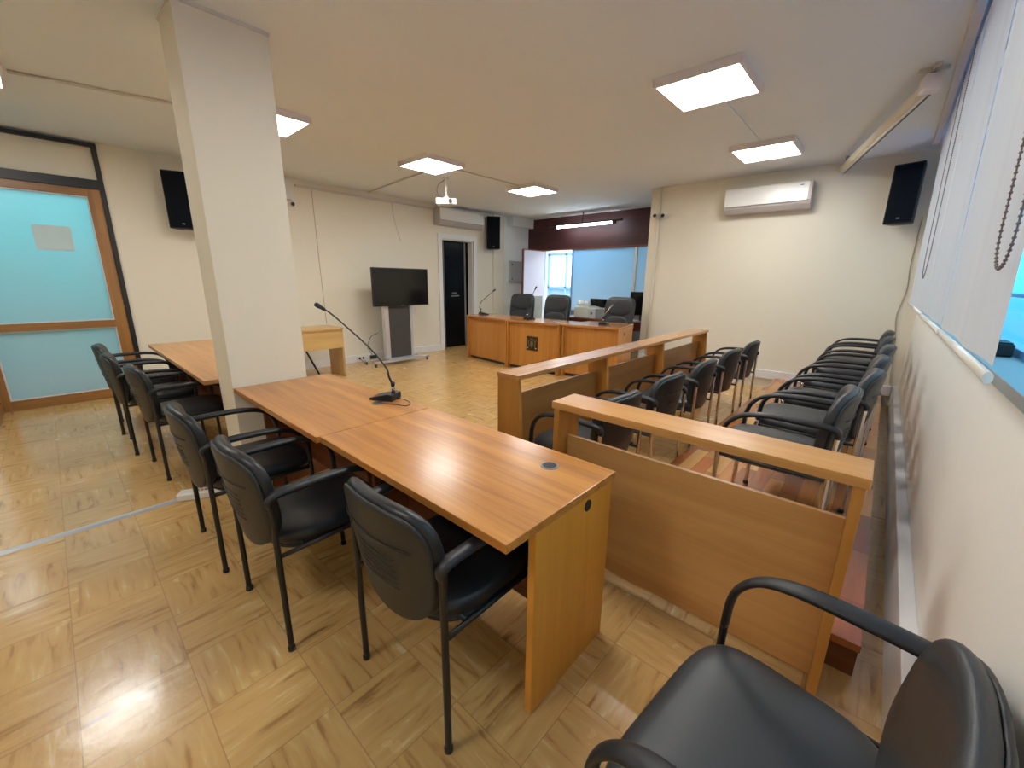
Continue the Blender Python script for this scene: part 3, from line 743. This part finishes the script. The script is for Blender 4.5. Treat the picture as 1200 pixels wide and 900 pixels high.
# ------------------------------------------------------------------ judge's bench
def bench(label, xl, xr, yl, yr, z=.82, dep=.62, right_end=False, left_end=False, emblem=False, kl=0, kr=0):
    W = math.hypot(xr-xl, yr-yl); an = math.atan2(yr-yl, xr-xl)
    t = thing('bench_desk', label, 'desk', (xl, yl, 0), an)
    MB().prism([(0, 0), (W, 0), (W-kr, dep), (kl, dep)], 'z', z-.032, z, .003).build('desk_top', M['benchtop'], t)
    MB().prism([(.006, .012), (.036, .012), (.036+kl, dep-.01), (.006+kl, dep-.01)], 'z', 0, z-.032, .002).build('side_panel', M['bench'], t)
    r = MB().prism([(W-.036, .012), (W-.006, .012), (W-.006-kr, dep-.01), (W-.036-kr, dep-.01)], 'z', 0, z-.032, .002).build('side_panel', M['bench'], t)
    MB().box(.036, W-.036, .06, .08, .05, z-.032, .002).build('front_panel', M['bench'], t)
    MB().box(.036, W-.036, .09, .11, 0, .05).build('plinth', M['blackmetal'], t)
    if right_end: MB().tube([(W-.006, .30, .70), (W-.003, .30, .70)], .024, 18).build('cable_hole', M['black'], r)
    if emblem:
        ex = .42; ez = .345; ew, eh = .225, .232
        e = MB().box(ex, ex+ew, .046, .06, ez, ez+eh, .003).build('emblem', M['bronze'], t, 'dark square plate with a brass coat of arms')
        cx, cz, y = ex+ew/2, ez+eh/2, .046
        m = MB()
        m.prism([(cx-.035, cz+.03), (cx+.035, cz+.03), (cx+.032, cz-.03), (cx, cz-.062), (cx-.032, cz-.03)], 'y', y-.006, y, .002)   # shield
        m.prism([(cx-.03, cz+.045), (cx-.036, cz+.085), (cx-.017, cz+.065), (cx, cz+.095), (cx+.017, cz+.065), (cx+.036, cz+.085), (cx+.03, cz+.045)], 'y', y-.005, y, .001)  # crown
        for s in (-1, 1):
            m.tube(smooth_path([(cx+s*.045, y-.002, cz+.055), (cx+s*.07, y-.002, cz+.01), (cx+s*.055, y-.002, cz-.04), (cx+s*.085, y-.002, cz-.075)]), .007, 8)
            m.tube(smooth_path([(cx+s*.06, y-.002, cz+.02), (cx+s*.088, y-.002, cz+.04), (cx+s*.085, y-.002, cz+.075)]), .005, 8)
        m.build('coat_of_arms', M['brass'], e)
        k = MB()
        for s in (-1, 1): k.box(cx+s*.085-.012, cx+s*.085+.012, y-.006, y, cz-.085, cz-.068, .002)
        k.build('scroll_end', M['plate'], e)
    return t
bench('left section of the judges\' bench with a plain wooden front', -5.90, -4.745, 5.25, 5.12, kr=.085)
bench('middle section of the judges\' bench bearing the coat of arms', -4.735, -3.66, 5.115, 5.125, emblem=True)
bench('right section of the judges\' bench with a cable hole in its side', -3.65, -2.765, 5.20, 5.37, right_end=True, dep=.76, kl=.155)

# high-backed chairs
def exec_chair():
    t = thing('office_chair', '', 'chair', (0, 0, 0), 0, 'high-backed chairs behind the judges\' bench')
    MB().pad(.54, .50, .09, 4.5, 4.5, 0, .3, mtx=Matrix.Translation((0, 0, .50))).build('seat', M['execpad'], t)
    R = Matrix.Translation((0, -.26, .87)) @ Matrix(((1, 0, 0, 0), (0, -.12, .993, 0), (0, .993, .12, 0), (0, 0, 0, 1)))
    b = MB().pad(.56, .68, .09, 5.5, 5, .05, .3, seg=64, rings=10, mtx=R).build('backrest', M['execpad'], t)
    MB().pad(.50, .30, .03, 4.5, 2.2, .04, .45, mtx=R @ Matrix.Translation((0, .155, .060))).build('headrest', M['execpad'], b)
    MB().pad(.48, .32, .03, 2.4, 4, .04, .4, mtx=R @ Matrix.Translation((0, -.15, .064))).build('lumbar_pad', M['execpad'], b)
    for s in (-1, 1):
        MB().tube(smooth_path([(s*.29, -.22, .72), (s*.31, .0, .71), (s*.31, .16, .70), (s*.30, .18, .62), (s*.26, .05, .48)]), .02, 10).build('armrest', M['black'], t)
    MB().tube([(0, 0, .10), (0, 0, .46)], .028, 14).build('gas_lift', M['blackmetal'], t)
    m = MB(); c = MB()
    for k in range(5):
        a = 2*PI*k/5+.3; m.tube([(0, 0, .11), (.29*math.cos(a), .29*math.sin(a), .075)], [.026, .016], 8)
        c.tube([(.29*math.cos(a)-.02*math.sin(a), .29*math.sin(a)+.02*math.cos(a), .03), (.29*math.cos(a)+.02*math.sin(a), .29*math.sin(a)-.02*math.cos(a), .03)], .03, 12)
    m.build('star_base', M['blackmetal'], t); c.build('caster', M['black'], t)
    return t
ec = exec_chair()
E_ = [(-5.47, 6.20, 187, 'dark high-backed chair behind the left section of the judges\' bench'),
      (-4.63, 6.22, 182, 'dark high-backed chair behind the middle bench section, nearest the emblem'),
      (-3.41, 6.30, 174, 'dark high-backed chair behind the right bench section, by the wall corner')]
for i, (x, y, r, lb) in enumerate(E_):
    o = ec if i == 0 else dup(ec, (0, 0, 0), 0, lb)
    o.location = (x, y, 0); o.rotation_euler.z = math.radians(r); o['label'] = lb

# microphones
def mic(label, base, rz, neck, zt, tip_r=.012, s=1.0, metal='blackmetal'):
    t = thing('gooseneck_microphone', label, 'microphone', (*base, zt), rz)
    MB().prism([(-.085*s, 0), (.065*s, 0), (.065*s, .038*s), (.035*s, .045*s), (-.085*s, .014*s)], 'x', -.055*s, .055*s, .004).build('base', M['black'], t)
    R = Matrix.Rotation(-rz, 4, 'Z')
    p = [R @ (Vector(q)-Vector((*base, zt))) for q in neck]
    p = [Vector((0, .045*s, .04*s)), Vector((0, .045*s, .04*s+.05*s))]+p
    MB().tube([p[0]+Vector((0, 0, .012)), p[1]-Vector((0, 0, .006))], .0095*s, 12).build('connector', M['chrome'], t)
    MB().tube([p[0]-Vector((0, 0, .003)), p[0]+Vector((0, 0, .014))], .012*s, 12).build('collar', M['black'], t)
    MB().tube([p[1]-Vector((0, 0, .008)), p[1]+Vector((0, 0, .02))], .012*s, 12).build('collar', M['black'], t)
    sp = smooth_path(p[1:], 8)
    MB().tube(sp, [.0078*s-.0033*s*min(1, i/(len(sp)*.35)) for i in range(len(sp))], 8).build('gooseneck', M[metal], t)
    d = (sp[-1]-sp[-3]).normalized()
    MB().tube([sp[-1]-d*.01, sp[-1]-d*.0, sp[-1]+d*.022, sp[-1]+d*.030, sp[-1]+d*.05, sp[-1]+d*.056], [tip_r*.5, tip_r*.75, tip_r*.8, tip_r*1.0, tip_r*1.0, tip_r*.8], 14).build('microphone_head', M['black'], t)
    return t
mic('black gooseneck microphone on the desk in front of the pillar', (-2.145, 1.262), math.radians(-62), [(-2.108, 1.262, .895), (-2.12, 1.255, .945), (-2.19, 1.20, 1.06), (-2.30, 1.10, 1.205), (-2.345, 1.055, 1.262), (-2.375, 1.035, 1.283)], .75, .0135)
wire('thin black microphone cable looping into the desk grommet', [(-2.095, 1.300, .760), (-2.03, 1.318, .7535), (-1.96, 1.30, .7535), (-1.93, 1.255, .7535), (-2.0, 1.225, .7535), (-2.06, 1.19, .7545), (-2.10, 1.177, .7555)], .0022, 'cable')
mic('slim gooseneck microphone at the left end of the judges\' bench', (-5.69, 5.50), math.radians(160), [(-5.70, 5.42, .97), (-5.68, 5.45, 1.07), (-5.60, 5.55, 1.18), (-5.52, 5.60, 1.26)], .82, .014, 1.1)
mic('slim gooseneck microphone on the middle bench section', (-4.47, 5.40), math.radians(180), [(-4.47, 5.35, .98), (-4.46, 5.38, 1.12), (-4.44, 5.46, 1.25), (-4.43, 5.5, 1.32)], .82, .014, 1.15)
mic('short silver gooseneck microphone at the right end of the judges\' bench', (-3.14, 5.58), math.radians(195), [(-3.13, 5.54, .94), (-3.10, 5.55, 1.0), (-3.04, 5.58, 1.09), (-3.01, 5.6, 1.13)], .82, .009, 1.1, 'chrome')

# ------------------------------------------------------------------ television on a stand
ts = thing('television_stand', 'silver and dark grey wheeled television stand by the left wall', 'stand', (-6.42, 4.09, 0))
MB().box(-.02, .035, -.20, .235, .10, 1.12, .003).build('column_panel', M['darkgrey'], ts)
MB().box(-.04, .045, -.285, -.20, .09, 1.12, .004).box(-.04, .045, .235, .285, .09, 1.12, .004).build('side_rail', M['silver'], ts)
MB().box(-.17, .20, -.30, .30, .075, .095, .004).build('base_plate', M['silverflat'], ts)
MB().box(.15, .20, -.60, .50, .055, .085, .004).box(-.17, -.12, -.60, .50, .055, .085, .004).build('base_bar', M['silver'], ts)
for x in (.175, -.145):
    for y in (-.58, .475):
        cs = MB().tube([(x, y-.012, .024), (x, y+.012, .024)], .024, 14).box(x-.008, x+.008, y-.018, y+.018, .04, .056, .002).build('caster', M['black'], ts)
        MB().tube([(x, y-.0135, .024), (x, y+.0135, .024)], .011, 10).build('hub', M['chrome'], cs)
MB().box(-.06, .039, -.15, .15, 1.121, 1.45, .004).build('mount', M['blackmetal'], ts)
tv = thing('television', 'black flat screen television mounted on the wheeled stand', 'television', (-6.36, 4.155, 1.005))
MB().box(-.02, .03, -.555, .555, 0, .64, .006).build('bezel', M['black'], tv)
MB().box(.030, .032, -.54, .54, .018, .625).build('screen', M['screen'], tv)
MB().box(.0302, .033, -.03, .03, .005, .012).build('badge', M['mgrey'], tv)
wire('white cable dangling below the right side of the television', [(-6.38, 4.40, 1.02), (-6.38, 4.42, .93), (-6.38, 4.39, .86), (-6.38, 4.44, .84), (-6.38, 4.45, .92), (-6.38, 4.43, 1.02)], .007, 'wirew')
wire('black cable loop beside the bottom of the television stand', [(-6.47, 3.72, .55), (-6.55, 3.62, .48), (-6.6, 3.58, .3), (-6.6, 3.65, .16), (-6.55, 3.6, .105), (-6.6, 3.5, .02), (-6.75, 3.55, .03), (XL+.05, 3.55, .06)], .005, 'cable')
pb = MB().box(-.03, .03, -.05, .05, 0, .06, .006).build('power_adapter', M['black']); pb.location = (-6.55, 3.64, .0965)
tag(pb, 'small black power adapter on the base of the television stand', 'adapter')

# ------------------------------------------------------------------ floor trunking and socket box
struct('trim_12', MB().prism([(-3.31, 0), (-3.265, 0), (-3.275, .014), (-3.30, .014)], 'y', YB, .34, .002), M['silverflat'])
sb = thing('socket_strip', 'white floor socket strip at the end of the grey floor trunking', 'socket strip', (-3.25, .46, 0), math.radians(62))
MB().box(-.125, .125, -.045, .045, 0, .045, .006).build('housing', M['plate'], sb)
MB().box(-.03, .05, -.02, .02, .045, .047, .001).build('socket_face', M['lgrey'], sb)
MB().box(-.02, -.008, -.008, .008, .047, .049).box(.028, .04, -.008, .008, .047, .049).build('socket_hole', M['black'], sb)
MB().box(.005, .017, -.008, .008, .047, .051, .001).build('switch', M['red'], sb)
wire('thick white cable from the floor socket strip to under the desk', [(-3.19, .57, .02), (-3.10, .62, .015), (-2.98, .62, .012), (-2.90, .68, .012), (-2.86, .95, .012), (-2.7, 1.1, .012)], .011, 'wirew')

# ------------------------------------------------------------------ things behind the bench
bt = thing('back_table', 'dark red wooden table behind the judges\' chairs', 'table', (-3.98, 7.2, 0))
MB().box(-.95, .88, -.28, .3, .735, .765, .003).build('table_top', M['redwood'], bt)
for x in (-.92, .84):
    for y in (-.25, .25): MB().box(x, x+.04, y-.02, y+.02, 0, .735, .002).build('leg', M['redwood'], bt)
MB().box(-.9, .84, -.24, -.22, .60, .735).build('apron', M['redwood'], bt)
pr = thing('printer', 'white office printer on the dark red back table', 'printer', (-4.36, 7.16, .765), math.radians(-6))
MB().box(-.25, .10, -.18, .19, 0, .21, .012).build('body', M['beige'], pr)
MB().box(.10, .27, -.18, .19, 0, .19, .012).build('side_housing', M['lgrey'], pr)
MB().box(-.20, .06, -.12, .14, .21, .222, .004).build('paper_tray', M['lgrey'], pr)
MB().lathe([(.028, 0), (.028, .006)], mtx=Matrix.Translation((.18, -.18, .10)) @ Matrix.Rotation(PI/2, 4, 'X')).build('dial', M['mgrey'], pr)
bg = MB()
for i, (x, h) in enumerate(((-.12, .10), (.04, .09))):
    bg.lathe([(.05, 0), (.075, h*.4), (.06, h*.85), (.02, h)], (x, .0, 0), 14)
o = bg.build('plastic_bags', M['plate']); o.location = (-4.47, 7.17, .99); tag(o, 'two crumpled white plastic bags on top of the printer', 'plastic bags')
def monitor(label, loc, rz, w, h):
    t = thing('computer_monitor', label, 'monitor', loc, rz)
    MB().box(-w/2, w/2, -.02, .02, .09, .09+h, .006).build('housing', M['black'], t)
    MB().box(-w/2+.015, w/2-.015, -.022, -.02, .105, .075+h).build('screen', M['screen'], t)
    MB().box(-.02, .02, .0, .03, .01, .12, .003).build('stand_neck', M['black'], t)
    MB().box(-.11, .11, -.03, .08, 0, .012, .004).build('stand_base', M['black'], t)
monitor('black monitor directly behind the white printer', (-4.30, 7.42, .765), 0, .42, .27)
monitor('taller black monitor at the right end of the back table', (-3.36, 7.3, .765), math.radians(4), .42, .43)
pp = MB()
for i in range(4): pp.box(-.10, .10, -.14, .14, .004*i, .004*i+.003, mtx=Matrix.Rotation(.05*i, 4, 'Z'))
o = pp.build('paper_stack', M['plate']); o.location = (-3.42, 7.06, .766); tag(o, 'small stack of white paper before the taller monitor', 'paper')
cb = thing('low_cabinet', 'pale beige cabinet between the two left high-backed chairs', 'cabinet', (-6.02, 7.35, 0))
MB().box(-.22, .16, -.2, .2, 0, 1.13, .004).build('body', M['beige'], cb)
MB().box(-.22, .16, -.215, -.2, .04, 1.11, .003).build('door', M['beige'], cb)
MB().box(.10, .115, -.23, -.215, .55, .65, .002).build('handle', M['silver'], cb)

# ------------------------------------------------------------------ lights
def area(name, loc, rot, sx, sy, power, col):
    l = bpy.data.lights.new(name, 'AREA'); l.shape = 'RECTANGLE'; l.size = sx; l.size_y = sy; l.energy = power; l.color = col
    o = bpy.data.objects.new(name, l); COL.objects.link(o); o.location = loc; o.rotation_euler = rot; return o
area('corridor_backlight', (XL-1.0, .0, 2.8), (0, 0, 0), 1.4, 2.2, 52, (.76, .92, 1))  # unseen area light added to backlight the frosted glass screen
area('office_backlight', (-6.2, 10.2, 2.8), (0, 0, 0), 2.5, 1.2, 260, (.74, .87, 1))  # added bluish area light, out of view, brightens the frosted partition from behind
W = bpy.data.worlds.new('World'); SC.world = W; W.use_nodes = True; nt = W.node_tree; g = G(nt)
bgn = nt.nodes['Background']; tc = nt.nodes.new('ShaderNodeTexCoord'); sp = nt.nodes.new('ShaderNodeSeparateXYZ'); nt.links.new(tc.outputs['Generated'], sp.inputs[0])
c = g.ramp(g.m('MULTIPLY_ADD', sp.outputs[2], .5, .5), [(.42, (.04, .25, .80)), (.49, (.06, .38, .95)), (.51, (.10, .75, 1.0)), (.75, (.35, .80, 1.0))])
nt.links.new(c, bgn.inputs['Color']); bgn.inputs['Strength'].default_value = 2.3

# ------------------------------------------------------------------ camera
f, pit, rol, yaw, H = 478.04, -.2471, .0122, .7305, 1.45
cy, sy = math.cos(yaw), math.sin(yaw)
fw = Vector((-sy*math.cos(pit), cy*math.cos(pit), math.sin(pit))); rt = Vector((cy, sy, 0)); up = rt.cross(fw)
c_, s_ = math.cos(rol), math.sin(rol)
Rv = c_*rt+s_*up; Uv = -s_*rt+c_*up
cam = bpy.data.cameras.new('camera'); cam.sensor_width = 36; cam.lens = f/1200*36; cam.clip_start = .02; cam.clip_end = 100
co = bpy.data.objects.new('camera', cam); COL.objects.link(co)
co.matrix_world = Matrix(((Rv.x, Uv.x, -fw.x, 0), (Rv.y, Uv.y, -fw.y, 0), (Rv.z, Uv.z, -fw.z, H), (0, 0, 0, 1)))
SC.camera = co
SC.view_settings.view_transform = 'Standard'
SC.view_settings.look = 'None'
SC.view_settings.exposure = 0
SC.cycles.max_bounces = 8
SC.cycles.diffuse_bounces = 5
SC.cycles.use_denoising = True
